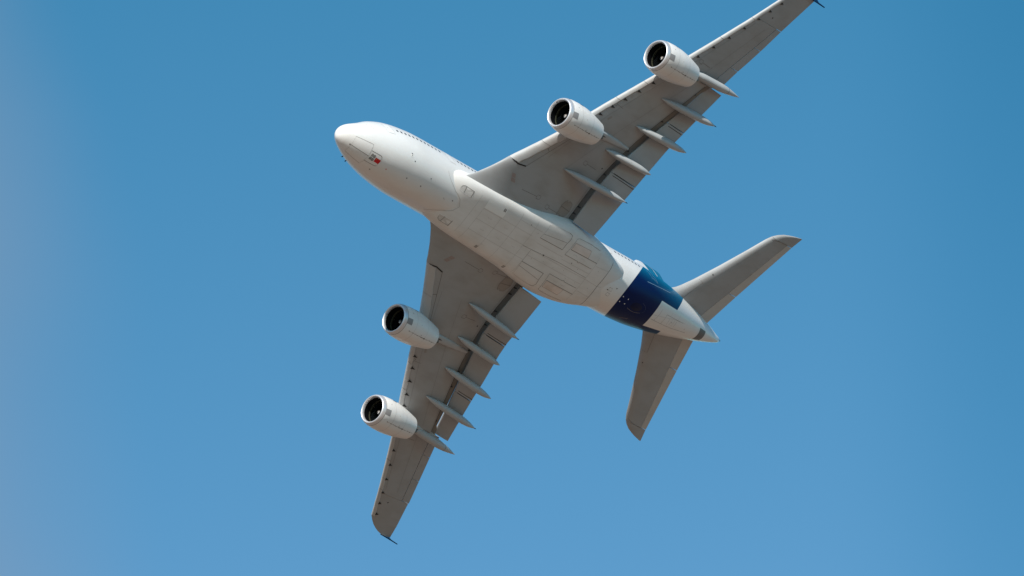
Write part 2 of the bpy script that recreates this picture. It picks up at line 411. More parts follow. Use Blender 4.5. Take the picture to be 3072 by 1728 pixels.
def on_wing(sd, x, y, z=None):
    """point on the lower skin under (x, y)"""
    h = WING[sd].tree().bvh.ray_cast(Vector((x, sd * y, -9)), Vector((0, 0, 1)))
    return np.array(h[0]) if h[0] is not None else np.array([x, sd * y, z if z is not None else z_le(y)])

def spoiler_panel(sd):
    # the shroud / spoiler edge above the slot: thin plate from the rear spar to over the flap nose
    s = Part(); r = []
    for y in list(np.arange(4.3, 25.3, 0.5)) + [25.35]:
        xc, zc = lin(COVE, y); xs_, zs = shroud(y, sd)
        r.append([(xc - .02, sd * y, zc + .34), (xs_, sd * y, zs), (xs_, sd * y, zs + .05), (xc - .02, sd * y, zc + .44)])
    s.loft(r, 'cove', smooth=False)
    for y in (5.4, 6.3, 8.9, 10.9, 14.5, 17.3, 19.3, 23.8):      # ribs in the cove
        xc, zc = lin(COVE, y); xs_, zs = shroud(y, sd)
        b = .05
        s.loft([[(xc, sd * (y - b), zc + .02), (xc + (xs_ - xc) * .55, sd * (y - b), zc + .25), (xc, sd * (y - b), zc + .36)],
                [(xc, sd * (y + b), zc + .02), (xc + (xs_ - xc) * .55, sd * (y + b), zc + .25), (xc, sd * (y + b), zc + .36)]], 'dark', smooth=False)
    return s
def flap_section(y, sd, n=14):
    x0 = lin(FLE, y)[0]; x1 = lin(TEF[sd], y)[0]; z0 = z_fle(y); z1 = z_tef(y); t = 0.085 * (x1 - x0)
    lo = [(x0 + (x1 - x0) * f, sd * y, z0 + (z1 - z0) * f - t * .55 * hthick(f)) for f in cosd(n)]
    up = [(x0 + (x1 - x0) * f, sd * y, z0 + .02 + (z1 - z0) * f + t * 1.5 * hthick(f)) for f in cosd(n)[::-1][:-1]]
    return lo + up[:-1] + [up[-1]]
def flap(sd, y0, y1):
    s = Part().loft([flap_section(y, sd) for y in np.linspace(y0, y1, 14)], 'flap'); s.tree(); return s
def aileron(sd, y0, y1, drop=0.0):
    r = []
    for y in np.linspace(y0, y1, 8):
        xh = lin(HINGE, y)[0] + .05; xt = lin(TEA[sd], y)[0]; xl = lin(LE, y)[0]
        f = (xh - xl) / (xt - xl); zh = z_le(y) + (z_tea(y) - z_le(y)) * f - .12; zt = z_tea(y) - drop
        r.append([(xh, sd * y, zh), ((xh + xt) / 2, sd * y, (zh + zt) / 2 - .03), (xt, sd * y, zt - .02), (xt, sd * y, zt + .02), ((xh + xt) / 2, sd * y, (zh + zt) / 2 + .16), (xh, sd * y, zh + .33)])
    return Part().loft(r, 'flap', smooth=False)
def slat(sd, y0, y1, depth_lo, n=10, up=2.2):
    """leading-edge skin wrapped round the wing nose, standing a little proud of it; its own thickness 3 cm"""
    s = Part(); r = []
    for y in np.linspace(y0, y1, max(4, int((y1 - y0) / .4))):
        xl = lin(LE, y)[0]; sec = wing_section(y, sd, *sec_end(y, sd), n=90)
        m = len(sec); lo = [q for q in sec[:90] if q[0] <= xl + depth_lo]; hi = [q for q in sec[90:] if q[0] <= xl + up]
        a, b = lo[-1], hi[0]
        path = hi + lo                             # from the top round the nose to the lower edge
        path = np.array(path)[:, [0, 2]]
        d = np.r_[0, np.cumsum(np.hypot(*np.diff(path, axis=0).T))]; k = np.linspace(0, 1, 26) * d[-1]
        path = np.stack([np.interp(k, d, path[:, 0]), np.interp(k, d, path[:, 1])], 1)
        tn = np.gradient(path, axis=0); tn /= np.linalg.norm(tn, axis=1)[:, None]; nn = np.stack([tn[:, 1], -tn[:, 0]], 1)
        # outward = away from the wing middle
        if nn[13] @ np.array([-1, 0]) < 0: nn = -nn
        o = path + nn * .05; i_ = path + nn * .012
        r.append([(q[0], sd * y, q[1]) for q in o] + [(q[0], sd * y, q[1]) for q in i_[::-1]])
    s.loft(r, 'slat'); s.tree(); return s
def sec_end(y, sd):
    if y <= 25.36:
        xc, zc = lin(COVE, y); return xc, zc, xc + .02, zc + .42
    if y < 34.75:
        xh = lin(HINGE, y)[0] - .03; f = (xh - lin(LE, y)[0]) / (lin(TEA[sd], y)[0] - lin(LE, y)[0]); zh = z_le(y) + (z_tea(y) - z_le(y)) * f - .12
        return xh, zh, xh, zh + .35
    xt = lin(TEA[sd], y)[0]; return xt, z_tea(y) - .02, xt, z_tea(y) + .02
def spindle(pts, mat, n=20):
    """flap track fairing: (x, y, z centre, half width, half height) stations"""
    r = []
    for x, y, z, a, b in pts:
        r.append([(x, y + a * math.sin(t), z + b * math.cos(t)) for t in np.linspace(0, 2 * math.pi, n, endpoint=False)])
    s = Part().loft(r, mat); s.tree(); return s
def track_fairing(sd, xf, yf, xa, ya, za, w=.36):
    xf -= .3; zf = on_wing(sd, xf + .2, yf)[2] - .10
    pts = []
    for f in np.linspace(0, 1, 30):
        x = xf + (xa - xf) * f; y = yf + (ya - yf) * f
        z = zf + (za - zf) * f ** 1.25
        # fuller in the middle, pointed at both ends
        g = float(np.interp(f, [0, .04, .12, .24, .38, .5, .62, .75, .87, .95, 1], [.06, .30, .60, .86, 1, 1, 1, .96, .70, .36, .06]))
        pts.append((x, sd * y, z - .08 * g, w * g, .58 * g))
    return spindle(pts, 'fairing')

def revolve(c, prof, n=64, a0=0.0):
    return [[(c[0] + x, c[1] + r * math.sin(t), c[2] + r * math.cos(t)) for t in np.linspace(0, 2 * math.pi, n, endpoint=False)] for x, r in prof]
for sd in (-1, 1):
    w = WING[sd]
    wing_surface = Part(); wing_surface.v = list(w.v); wing_surface.f = list(w.f)
    # droop nose lower edge and panel seams on the lower skin
    w.ribbon([on_wing(sd, 24.47, 7.55), on_wing(sd, 26.3, 10.15), on_wing(sd, 28.44, 13.2), on_wing(sd, 29.3, 14.2)], .05, 'seam')
    w.ribbon([on_wing(sd, 25.45, 10.72), on_wing(sd, 26.34, 10.16)], .07, 'seam')
    w.ribbon([on_wing(sd, 22.35, 7.5), on_wing(sd, 23.3, 7.35), on_wing(sd, 24.47, 7.55)], .16, 'dark')
    # two grey-brown inspection panels near the root
    w.patch([on_wing(sd, 23.30, 6.22), on_wing(sd, 23.84, 6.26), on_wing(sd, 24.10, 5.83), on_wing(sd, 23.50, 5.80)], 'brown', on=wing_surface)
    w.patch([on_wing(sd, 23.54, 5.73), on_wing(sd, 24.14, 5.76), on_wing(sd, 24.40, 5.36), on_wing(sd, 23.70, 5.33)], 'brown', on=wing_surface)
    # darker vent panel before the inboard cove, crossed by a seam
    vp = ((33.1, 4.45), (33.0, 5.7), (33.2, 6.2), (33.45, 6.45), (33.65, 6.2), (33.95, 6.45), (34.56, 6.27), (34.87, 5.36), (34.55, 4.55), (33.9, 4.4), (33.4, 4.65))
    w.poly([on_wing(sd, *q) for q in vp], 'vent', on=wing_surface)
    w.ribbon([on_wing(sd, 33.05, 5.55), on_wing(sd, 34.85, 5.36)], .06, 'seam', on=wing_surface, lift=.02)
    w.ribbon([on_wing(sd, *q) for q in vp], .04, 'seam', on=wing_surface, lift=.02, close=True)
    # lollipop shaped access panel outlines
    for x, y, l in ((28.5, 5.25, -2.7), (31.25, 4.72, 2.0), (32.55, 11.05, 1.8), (33.2, 24.6, 1.6), (38.9, 27.3, 1.5), (31.2, 18.5, 1.0)):
        w.ribbon([on_wing(sd, x, y), on_wing(sd, x + l, y - .1)], .045, 'seam', on=wing_surface)
        e = .55 if l < 0 else -.55
        w.ribbon([on_wing(sd, x, y - .25), on_wing(sd, x + e, y - .2), on_wing(sd, x + e * 1.15, y), on_wing(sd, x + e, y + .25), on_wing(sd, x, y + .22)], .045, 'seam', on=wing_surface, close=True)
    w.dot(on_wing(sd, 35.2, 11.4), .10, 'black', on=wing_surface); w.dot(on_wing(sd, 44.6, 35.6), .10, 'black', on=wing_surface)
    # small dark placard between the engines
    w.patch([on_wing(sd, 31.0, 16.6), on_wing(sd, 31.35, 17.1), on_wing(sd, 31.6, 16.95), on_wing(sd, 31.25, 16.45)], 'vent', on=wing_surface, n=(1, 1))
    # seam between wing box and trailing panels, and spanwise skin joints
    w.ribbon([on_wing(sd, 35.15, 4.6), on_wing(sd, 35.3, 9.0), on_wing(sd, 36.0, 13.0), on_wing(sd, 37.6, 17.5), on_wing(sd, 39.6, 22.2), on_wing(sd, 40.9, 25.0)], .03, 'wingseam', on=wing_surface)
    w.ribbon([on_wing(sd, 26.6, 9.6), on_wing(sd, 31.2, 17.4), on_wing(sd, 36.9, 25.5), on_wing(sd, 42.6, 34.2)], .03, 'wingseam', on=wing_surface)
    w.ribbon([on_wing(sd, 30.0, 9.5), on_wing(sd, 34.6, 17.4), on_wing(sd, 39.7, 25.5), on_wing(sd, 44.6, 34.0)], .03, 'wingseam', on=wing_surface)
    w.ribbon([on_wing(sd, lin(COVE, y)[0] - .05, y) for y in np.linspace(4.7, 25.2, 24)], .055, 'dark', on=wing_surface)
    w.ribbon([on_wing(sd, 41.6, 34.72), on_wing(sd, 46.35, 34.72)], .03, 'wingseam', on=wing_surface)
    wo = w.build('wing', plane)
    spoiler_panel(sd).build('spoiler_shroud', wo)
    # flaps, with the gaps between them
    for y0, y1 in ((4.75, 11.63), (11.68, 19.52), (19.57, 25.3)):
        fl = flap(sd, y0, y1); fl_ = Part(); fl_.v = list(fl.v); fl_.f = list(fl.f)
        for y in (y0 + .12, y1 - .12):
            if y < 5 or y > 25: continue
            xa, xb = lin(FLE, y)[0], lin(TEF[sd], y)[0]
            fl.ribbon([(xa + .15, sd * y, z_fle(y) - .6), (xb - .02, sd * y, z_tef(y) - .5)], .07, 'dark', on=fl_)
        fl.build('flap', wo)
    for y0, y1 in ((25.55, 28.37), (28.41, 31.62), (31.66, 34.69)):
        aileron(sd, y0, y1, .1 if sd > 0 else 0.0).build('aileron', wo)
    # leading edge: droop nose inboard of the inner engine, slats beyond
    for y0, y1, d in ((7.52, 10.75, 1.25), (10.8, 14.0, 1.25), (15.6, 19.0, .55), (19.05, 22.1, .55), (22.15, 24.9, .55), (26.4, 30.7, .5), (30.75, 34.4, .5), (34.45, 37.9, .5)):
        slat(sd, y0, y1, d).build('slat' if d < 1 else 'droop_nose', wo)
    for y in (16.6, 18.0, 19.4, 20.95, 22.55, 23.9, 27.6, 29.4, 31.2, 33.0, 34.7, 36.1, 37.5):
        x = lin(LE, y)[0] + .58
        t = Part(); L = .5 if y < 26 else .38
        a, b, c = on_wing(sd, x - .1, y - .16), on_wing(sd, x - .1, y + .16), on_wing(sd, x + L, y)
        dn = np.array([0, 0, -.10])
        t.add([a, b, c, a + dn, b + dn, c + dn * .3], [(0, 1, 2), (3, 4, 5), (0, 1, 4, 3), (1, 2, 5, 4), (2, 0, 3, 5)], 'dark', False)
        t.build('slat_track', wo)
    # flap track fairings
    for k, a in enumerate(((30.0 if sd < 0 else 31.5, 9.35, 39.19, 9.9, -2.78, .40), (33.97, 13.52, 40.58, 13.85, -1.75, .42), (35.81, 17.47, 43.47, 17.97, -1.11, .43), (36.65, 21.57, 45.1, 22.15, -.40, .43))):
        t = track_fairing(sd, *a)
        xm = a[0] + (a[2] - a[0]) * .44; ym = a[1] + (a[3] - a[1]) * .44; zm = on_wing(sd, xm, ym)[2]
        tb = Part(); tb.v = list(t.v); tb.f = list(t.f)
        t.ribbon([(xm + .25 * math.cos(q), sd * ym + .6 * math.sin(q), zm - .3 - .9 * abs(math.cos(q))) for q in np.linspace(-1.35, 1.35, 9)], .05, 'vent', on=tb)
        if k in (0, 3): t.loft(revolve((a[2] - .12, sd * a[3], a[4]), [(0, .07), (.3, .04), (.42, .01)], 8), 'dark')
        t.build('flap_track_fairing', wo)
    # wingtip fence: swept arrow plate across the tip
    fz = Part(); prof_ = [(47.7, 3.42), (48.4, 3.8), (49.9, 4.75), (50.15, 4.7), (49.75, 3.5), (50.55, 3.05), (50.4, 2.92), (49.3, 3.16), (48.5, 3.3)]
    r0 = [(x, sd * (39.62 + .10 * (3.4 - z) * -1 + .12 * (x - 47.7) / 3), z) for x, z in prof_]; r1 = [(x, y + sd * .09, z) for x, y, z in r0]
    n = len(prof_)
    mid = [sum(q[k] for q in r0) / n for k in range(3)]
    fz.add(r0 + r1 , [tuple(range(n)), tuple(range(n, 2 * n))[::-1]] + [(i, (i + 1) % n, n + (i + 1) % n, n + i) for i in range(n)], 'navy', False)
    fz.tree()
    fz.patch([(50.2, sd * 40.4, 3.22), (50.42, sd * 40.4, 3.1), (50.3, sd * 40.4, 2.96), (50.05, sd * 40.4, 3.02)], 'pinkred', n=(1, 1))
    fz.build('wingtip_fence', wo)

# engines ---------------------------------------------------------
NAC = [(0.0, 1.60), (.02, 1.645), (.07, 1.69), (.18, 1.745), (.42, 1.815), (.8, 1.885), (1.3, 1.935), (2.0, 1.96), (2.8, 1.95), (3.6, 1.885), (4.4, 1.775), (5.2, 1.625), (5.9, 1.475), (6.25, 1.395)]
INL = [(0.0, 1.60), (.02, 1.555), (.07, 1.51), (.18, 1.46), (.34, 1.43)]
DUCT = [(.34, 1.43), (.6, 1.425), (.9, 1.44), (1.3, 1.465), (1.62, 1.47)]
def dense(prof, n):
    x0, x1 = prof[0][0], prof[-1][0]
    return [(x, smooth_tab(prof, x)[0]) for x in np.linspace(x0, x1, n)]
def nac_pt(c, x, ang):       # ang degrees from the bottom, positive to port
    r = smooth_tab(NAC, x)[0]; a = math.radians(ang)
    return (c[0] + x, c[1] - r * math.sin(a), c[2] - r * math.cos(a))
def make_engine(c, inner):
    c = np.array(c, float); sd = 1 if c[1] > 0 else -1
    outer = [q for q in NAC if q[0] >= .42]
    n = Part().loft(revolve(c, dense(outer, 30)), 'nacelle', caps=(False, False))
    n.loft(revolve(c, [(6.25, 1.395), (6.23, 1.36), (5.2, 1.40), (4.4, 1.42)]), 'exhaust', caps=(False, False))
    n.tree(); base = Part(); base.v = list(n.v); base.f = list(n.f)
    # latch line along the bottom and small placards
    n.ribbon([nac_pt(c, 1.2, 1), nac_pt(c, 6.0, 1)], .022, 'seam', on=base)
    for x, a, l, wd in ((1.25, 1, .10, .10), (1.8, 1, .16, .06), (2.25, 2, .07, .05), (2.5, 1, .35, .05), (3.05, 3, .08, .07), (3.2, 1, .42, .07), (3.75, 1, .26, .13), (3.2, 7, .05, .12), (4.3, 0, .10, .05), (4.9, 2, .07, .14), (5.35, 0, .08, .16)):
        n.patch([nac_pt(c, x, a - wd * 15), nac_pt(c, x + l, a - wd * 15), nac_pt(c, x + l, a + wd * 15), nac_pt(c, x, a + wd * 15)], 'seam', on=base, lift=.016, n=(1, 1))
    n.ribbon([nac_pt(c, 1.95, a) for a in range(-150, 151, 10)], .025, 'seam_soft', on=base)
    n.ribbon([nac_pt(c, 3.95, a) for a in range(-150, 151, 10)], .02, 'seam_soft', on=base)
    n.ribbon([nac_pt(c, .46, a) for a in range(-180, 181, 6)], .05, 'vent', on=base)
    n.dot(nac_pt(c, 1.25, 66), .05, 'seam', on=base)
    n.dot(nac_pt(c, 2.7, 38), .05, 'seam_soft', on=base)
    n.patch([nac_pt(c, .44, 21), nac_pt(c, 1.2, 21), nac_pt(c, 1.2, 42), nac_pt(c, .44, 42)], 'panelgrey', on=base, n=(4, 4))
    # small blue emblem high on the port side
    for x, a, l, h in ((2.0, 93, .5, 3), (2.15, 97, .5, 3), (2.3, 90, .25, 2.5)):
        n.patch([nac_pt(c, x, a), nac_pt(c, x + l, a), nac_pt(c, x + l, a + h), nac_pt(c, x, a + h)], 'navy', on=base, n=(2, 2))
    no = n.build('engine_nacelle', plane)
    lp = [(.42, 1.815), (.30, 1.784), (.18, 1.745), (.12, 1.719), (.07, 1.690), (.04, 1.667), (.02, 1.645), (.006, 1.622), (0, 1.60), (.006, 1.578), (.02, 1.555), (.04, 1.533), (.07, 1.51), (.12, 1.483), (.18, 1.46), (.26, 1.442), (.34, 1.43)]
    lip = Part().loft(revolve(c, lp, 120), 'metal', caps=(False, False))
    lip.loft(revolve(c, [(.425, 1.815), (.435, 1.79), (.46, 1.80)]), 'seam', caps=(False, False))
    lip.build('inlet_lip', no)
    d = Part().loft(revolve(c, DUCT), 'duct', caps=(False, False)); d.build('inlet_duct', no)
    rb = Part().loft(revolve(c, [(1.18, 1.455), (1.20, 1.445), (1.48, 1.452), (1.49, 1.468)]), 'rub', caps=(False, False)); rb.build('fan_rub_strip', no)
    # fan: backing disc and 24 swept blades
    f = Part().loft(revolve(c, [(1.95, 1.46), (1.96, .02)]), 'duct', caps=(False, False))
    for k in range(24):
        r = []
        for q in np.linspace(.42, 1.445, 7):
            g = (q - .42) / 1.0; t0 = 2 * math.pi * k / 24 + .25 * g * g; tw = .10 + .16 * g
            sx = .06 * math.sin(math.pi * g)
            p = [(1.52 - sx, t0 - .09), (1.53 - sx, t0 - .085), (1.52 + .30 - .12 * g, t0 + tw), (1.51 + .30 - .12 * g, t0 + tw - .01)]
            r.append([(c[0] + x, c[1] + q * math.sin(t), c[2] + q * math.cos(t)) for x, t in p])
        f.loft(r, 'fan')
    f.build('fan', no)
    sp = Part().loft(revolve(c, [(1.02, .01), (1.03, .07), (1.08, .15), (1.17, .225)], 32), 'apu', caps=(True, False))
    sp.loft(revolve(c, [(1.17, .225), (1.3, .30), (1.45, .38), (1.56, .43)], 32), 'duct', caps=(False, False)); sp.tree()
    base2 = Part(); base2.v = list(sp.v); base2.f = list(sp.f)
    spir = []
    for q in np.linspace(0, 1, 8):
        x = 1.045 + .09 * q; r = float(np.interp(x, [1.02, 1.03, 1.08, 1.17], [.01, .07, .15, .225])); a = math.radians(-20 + 120 * q)
        spir.append((c[0] + x, c[1] + r * math.sin(a), c[2] - r * math.cos(a)))
    sp.ribbon(spir, .065, 'mark', on=base2, step=.05)
    sp.build('spinner', no)
    # core cowl and plug behind the fan nozzle
    co = Part().loft(revolve(c, [(4.6, 1.05), (5.6, .98), (6.4, .80), (7.0, .62), (6.98, .58), (6.4, .6)], 40), 'exhaust', caps=(False, False))
    co.loft(revolve(c, [(6.3, .5), (7.0, .42), (7.6, .2), (7.85, .02)], 32), 'exhaust', caps=(False, True)); co.build('exhaust_core', no)
    # pylon
    y0 = c[1]; sgn = sd
    def prof_x(x):
        return on_wing(sd, x, abs(y0))[2]
    if inner: xe = 36.7; rows = [(c[0] + 1.6, 1.9, .25), (c[0] + 3.0, 1.6, .34), (c[0] + 5.0, 1.15, .36), (c[0] + 6.4, .75, .36)]
    st = []
    xl = lin(LE, abs(y0))[0]
    X0 = c[0] + 1.4; X1 = 36.75 if inner else 42.2
    for x in np.linspace(X0, X1, 40):
        f = (x - X0) / (X1 - X0)
        top = (c[2] + 1.75 + (x - X0) * .10) if x < xl + .6 else prof_x(x) + .25
        if x < c[0] + 6.3: bot = c[2] + max(1.2, 1.9 - .10 * (x - c[0] - 1.4))
        else:
            b0 = c[2] + 1.05; zb = prof_x(min(x, X1)) - (.20 if inner else .42)
            g = min(1, (x - c[0] - 6.3) / 4.2); bot = b0 + (zb - b0) * (g * g * (3 - 2 * g))
        top = max(top, bot + .05)
        wd = .04 + .42 * min(1, (f / .12)) ** .5 * (1 if f < .6 else ((1 - ((f - .6) / .4) ** 2 * .7) if inner else 1))
        yy = y0 + (0 if inner else sd * .35 * max(0, f - .4))
        st.append([(x, yy - wd, top), (x, yy + wd, top), (x, yy + wd, bot + .12), (x, yy + wd * .55, bot), (x, yy - wd * .55, bot), (x, yy - wd, bot + .12)])
    pyl = Part().loft(st, 'fairing')
    keel = []
    for i, q in enumerate(st):
        x = q[0][0]
        if c[0] + 5.9 < x < c[0] + 9.6:
            f = (x - c[0] - 5.9) / 3.7; d_ = .42 * (1 - f) ** .8 + .02; wk = .30 * (1 - f) + .05; yc = (q[3][1] + q[4][1]) / 2; zb = q[3][2] + .06
            keel.append([(x, yc - wk, zb), (x, yc + wk, zb), (x, yc + wk * .4, zb - d_), (x, yc - wk * .4, zb - d_)])
    pyl.loft(keel, 'exhaust'); pyl.build('pylon', no)
    if not inner:
        pts = []
        for f in np.linspace(0, 1, 26):
            x = 37.2 + (46.15 - 37.2) * f; y = sd * (25.75 + .49 * f)
            za = .38; zf = prof_x(37.4) + .05; z = zf + (za - zf) * f
            g = (min(1, f / .3)) ** .6 * (1 if f < .62 else max(.02, 1 - ((f - .62) / .38) ** 1.7))
            pts.append((x, y, z + .05, .50 * g, .58 * g))
        t = spindle(pts, 'fairing')
        bs = Part(); bs.v = list(t.v); bs.f = list(t.f)
        t.ribbon([(44.0, sd * 26.13 + .5 * math.sin(a), .5 + .6 * math.cos(a)) for a in np.linspace(1.6, 4.7, 10)], .05, 'seam', on=bs)
        t.build('flap_track_fairing', no)
    return no
for c, inner in (((22.86, -14.73, -2.18), True), ((22.50, 14.71, -2.18), True), ((30.47, -25.6, -.65), False), ((30.10, 25.58, -.65), False)):
    make_engine(c, inner)

# tailplane -------------------------------------------------------
HLE = [(.5, 57.0), (1.6, 58.1), (2.2, 58.2), (2.6, 58.95), (2.95, 59.6), (3.4, 60.15), (4.95, 61.5), (7.85, 63.72), (11.1, 66.05), (13.0, 67.35), (13.75, 67.95), (14.3, 68.7), (14.7, 69.5), (14.95, 70.3), (15.15, 71.1), (15.35, 72.2)]
HTE = [(.5, 67.0), (1.2, 67.46), (5.55, 68.91), (13.86, 71.85), (15.4, 72.5)]
HH = [(.5, 65.3), (2, 65.8), (5.6, 67.35), (13.9, 70.88)]
def z_h(y): return 2.55 + .085 * y
def lowf(f): return 1 + .75 * (1 - f) ** 1.5 * min(1, f / .04)
def foil(y, sd, x0, x1, xe, tc, n=22):
    """section from x0 (nose) to x1 (cut), of a foil whose trailing edge is at xe"""
    lo = []; up = []
    for f in cosd(n):
        x = x0 + (x1 - x0) * f; h = tc * (xe - x0) * .5 * hthick((x - x0) / (xe - x0)) + .012
        lo.append((x, sd * y, z_h(y) - h * lowf(f))); up.append((x, sd * y, z_h(y) + h))
    return lo + up[::-1][:-1]
for sd in (-1, 1):
    t = Part()
    t.loft([foil(y, sd, lin(HLE, y)[0], lin(HH, y)[0], lin(HTE, y)[0], .115) for y in np.concatenate([np.linspace(.5, 3.2, 10), np.linspace(3.6, 13.84, 26)])], 'wing')
    t.loft([foil(y, sd, lin(HLE, y)[0], lin(HTE, y)[0], lin(HTE, y)[0], .115 - .025 * (y - 13.86)) for y in (13.86, 14.1, 14.3, 14.5, 14.7, 14.85, 14.95, 15.05, 15.15, 15.25, 15.35)], 'wing')
    t.tree(); bs = Part(); bs.v = list(t.v); bs.f = list(t.f)
    low = lambda x, y: (x, sd * y, z_h(y) - .4)
    t.ribbon([low(60.9, 2.3), low(62.5, 5.2), low(61.8, 5.4)], .04, 'seam', on=bs)
    t.ribbon([low(68.0, 13.6), low(69.2, 13.8), low(70.9, 13.88)], .05, 'seam', on=bs)
    t.dot(low(63.2, 6.6), .08, 'black', on=bs)
    to = t.build('tailplane', plane)
    for y0, y1 in ((1.2, 5.54), (5.60, 13.81)):
        r = []
        for y in np.linspace(y0, y1, 8):
            xh = lin(HH, y)[0] + .05; xe = lin(HTE, y)[0]; c = xe - lin(HLE, y)[0]
            h = .115 * c * .5 * float(hthick((xh - lin(HLE, y)[0]) / c))
            r.append([(xh, sd * y, z_h(y) - h), ((xh + xe) / 2, sd * y, z_h(y) - h * .5), (xe, sd * y, z_h(y) - .015), (xe, sd * y, z_h(y) + .015), ((xh + xe) / 2, sd * y, z_h(y) + h * .5), (xh, sd * y, z_h(y) + h)])
        Part().loft(r, 'elevator', smooth=False).build('elevator', to)

# fin ---------------------------------------------------------------
FLEZ = [(3.5, 51.0), (5.0, 53.5), (6.5, 55.6), (16.5, 65.65), (17.9, 67.1), (18.6, 67.8), (19.1, 68.4), (19.35, 69.0), (19.55, 69.8), (19.68, 70.8)]
FTEZ = [(3.5, 66.3), (13.1, 70.2), (15, 71.0), (17.6, 72.3), (18.9, 72.85), (19.4, 72.75), (19.68, 71.9)]
fn = Part(); r = []
for z in np.concatenate([np.linspace(3.5, 17.8, 24), [18.2, 18.6, 18.9, 19.1, 19.25, 19.35, 19.45, 19.55, 19.62, 19.68]]):
    x0, x1 = lin(FLEZ, z)[0], lin(FTEZ, z)[0]; c = x1 - x0; k = 1 if z < 18.5 else math.sqrt(max(.01, (19.72 - z) / 1.22))
    a = [(x0 + c * f, -(.05 * c * k * hthick(f) + .01), z) for f in cosd(16)]; b = [(x0 + c * f, .05 * c * k * hthick(f) + .01, z) for f in cosd(16)[::-1][:-1]]
    r.append(a + b[:-1] + [b[-1]])
fn.loft(r, 'fin'); fn.tree(); bs = Part(); bs.v = list(fn.v); bs.f = list(fn.f)
fn.ribbon([(70.6, -.4, 19.5), (70.9, -.4, 18.2), (70.2, -.4, 16.0), (68.5, -.4, 13.2)], .10, 'mark', on=bs)
fn.build('tail_fin', plane)

# build fuselage and the things on it -------------------------------
fb = Part(); fb.v = list(fus.v); fb.f = list(fus.f)
for p_ in ((10.61, -1.92, -2.04), (13.64, -1.2, -2.52), (18.0, -.29, -2.74), (10.58, .03, -2.67), (12.88, .03, -2.74), (6.27, 1.38, -1.79), (2.48, .22, -.99), (46.76, -.76, -2.66), (45.56, -.15, -2.74)):
    fus.dot(p_, .075, 'black', on=fb)
fus.dot((7.62, .36, -2.39), .07, 'red', on=fb)
for p_ in ((4.29, -2.17, .92), (4.69, -2.34, .47), (4.73, -2.3, .06), (7.18, -2.98, 1.03)): fus.dot(p_, .06, 'seam_soft', on=fb)
for p_ in ((48.34, -.34, -2.7), (49.3, -.34, -2.64), (48.35, .37, -2.69), (49.27, .34, -2.64)): fus.dot(p_, .08, 'mark', on=fb)
for x, y in ((45.9, -.35), (46.0, .35)):
    fus.ribbon([(x - .2, y - .2, -3), (x + .3, y - .2, -3), (x + .3, y + .2, -3), (x - .2, y + .2, -3)], .025, 'seam', on=fb, close=True)
# panel with a black mark on the port bow
fus.patch([(9.85, -2.45, -1.6), (10.2, -2.4, -1.6), (10.25, -2.1, -1.85), (9.9, -2.15, -1.85)], 'patch', on=fb)
fus.patch([(9.93, -2.44, -1.5), (10.15, -2.38, -1.55), (10.15, -2.32, -1.6), (9.93, -2.38, -1.6)], 'black', on=fb, lift=.02, n=(1, 1))
fus.dot((10.05, -2.25, -1.75), .06, 'black', on=fb, lift=.02)
both = Part(); both.v = list(fus.v[:0]); both.add(fb.v, fb.f, 'white'); both.add(fair.v, fair.f, 'white')
fus.ribbon([(54.84, -.02, -1.89), (59.04, -.5, -.89), (61.7, -.54, -.2)], .02, 'seam_soft', on=fb)
fus.ribbon([(54.96, .55, -1.8), (57.3, .63, -1.27), (60.0, .62, -.6), (62.9, .46, .1)], .025, 'seam', on=fb)
fus.ribbon([(57.28, -.68, -1.27), (57.3, .63, -1.27)], .025, 'seam', on=fb)
fus.ribbon([(57.28, -.68, -1.27), (60.0, -.55, -.63), (61.2, -.5, -.3)], .025, 'seam', on=fb)
for x in (58.3, 58.85, 59.4, 59.95): fus.ribbon([(x, -.4, -1.0), (x, .4, -1.0)], .02, 'seam', on=fb)
fus.ribbon([(55.96, -1.02, -1.47), (55.68, .56, -1.66)], .022, 'seam', on=fb); fus.ribbon([(58.2, -1.1, -.9), (58.2, -.6, -1.0)], .02, 'seam_soft', on=fb)
fus.ribbon([(60.0, -1.25, -.36), (60.0, -.5, -.63)], .02, 'seam_soft', on=fb)
fus.dot((59.0, -.05, -.9), .05, 'black', on=fb); fus.dot((62.2, .1, -.1), .05, 'black', on=fb)
fus.ribbon([(51.76, -2.84, -.88), (53.92, -2.83, -.51), (57.06, -2.75, .28)], .05, 'skyline', on=fb)
fus.ribbon([(52.42, -3.48, 1.07), (53.06, -3.25, .15), (54.21, -3.05, -.04), (53.98, -3.15, .2), (53.11, -3.47, 1.25)], .05, 'skyline', on=fb)
fus.ribbon([(51.2 + 1.8 * math.cos(q), .76 * math.sin(q), -2.46 + .2 * math.cos(q)) for q in np.linspace(.7, 2.2, 12)], .03, 'vent', on=fb)  # tan highlight on the dome's lower edge, laid on as a coloured strip
fus.ribbon([(51.2 + 1.8 * math.cos(q), .76 * math.sin(q), -2.46 + .2 * math.cos(q)) for q in np.linspace(-1.2, .5, 12)], .05, 'domeglint', on=fb)  # blue highlight on the dome's other edge, likewise painted as a strip
fus.ribbon([(50.98, 2.26, -1.63), (51.99, 1.84, -1.82), (52.02, 2.02, -1.69)], .05, 'brown', on=fb)
fus.ribbon([(8.9, 2.33, -1.49), (11.8, 2.18, -1.9)], .03, 'mark', on=fb)
fus.ribbon([(17.0, .03, -2.75), (17.42, .06, -2.75)], .05, 'mark', on=fb)
fus.ribbon([(16.6, -.1, -2.75), (16.9, .03, -2.75)], .03, 'seam', on=fb)
fo = fus.build('fuselage', plane)
fo['label'] = 'white fuselage with a dark blue band round the tail'
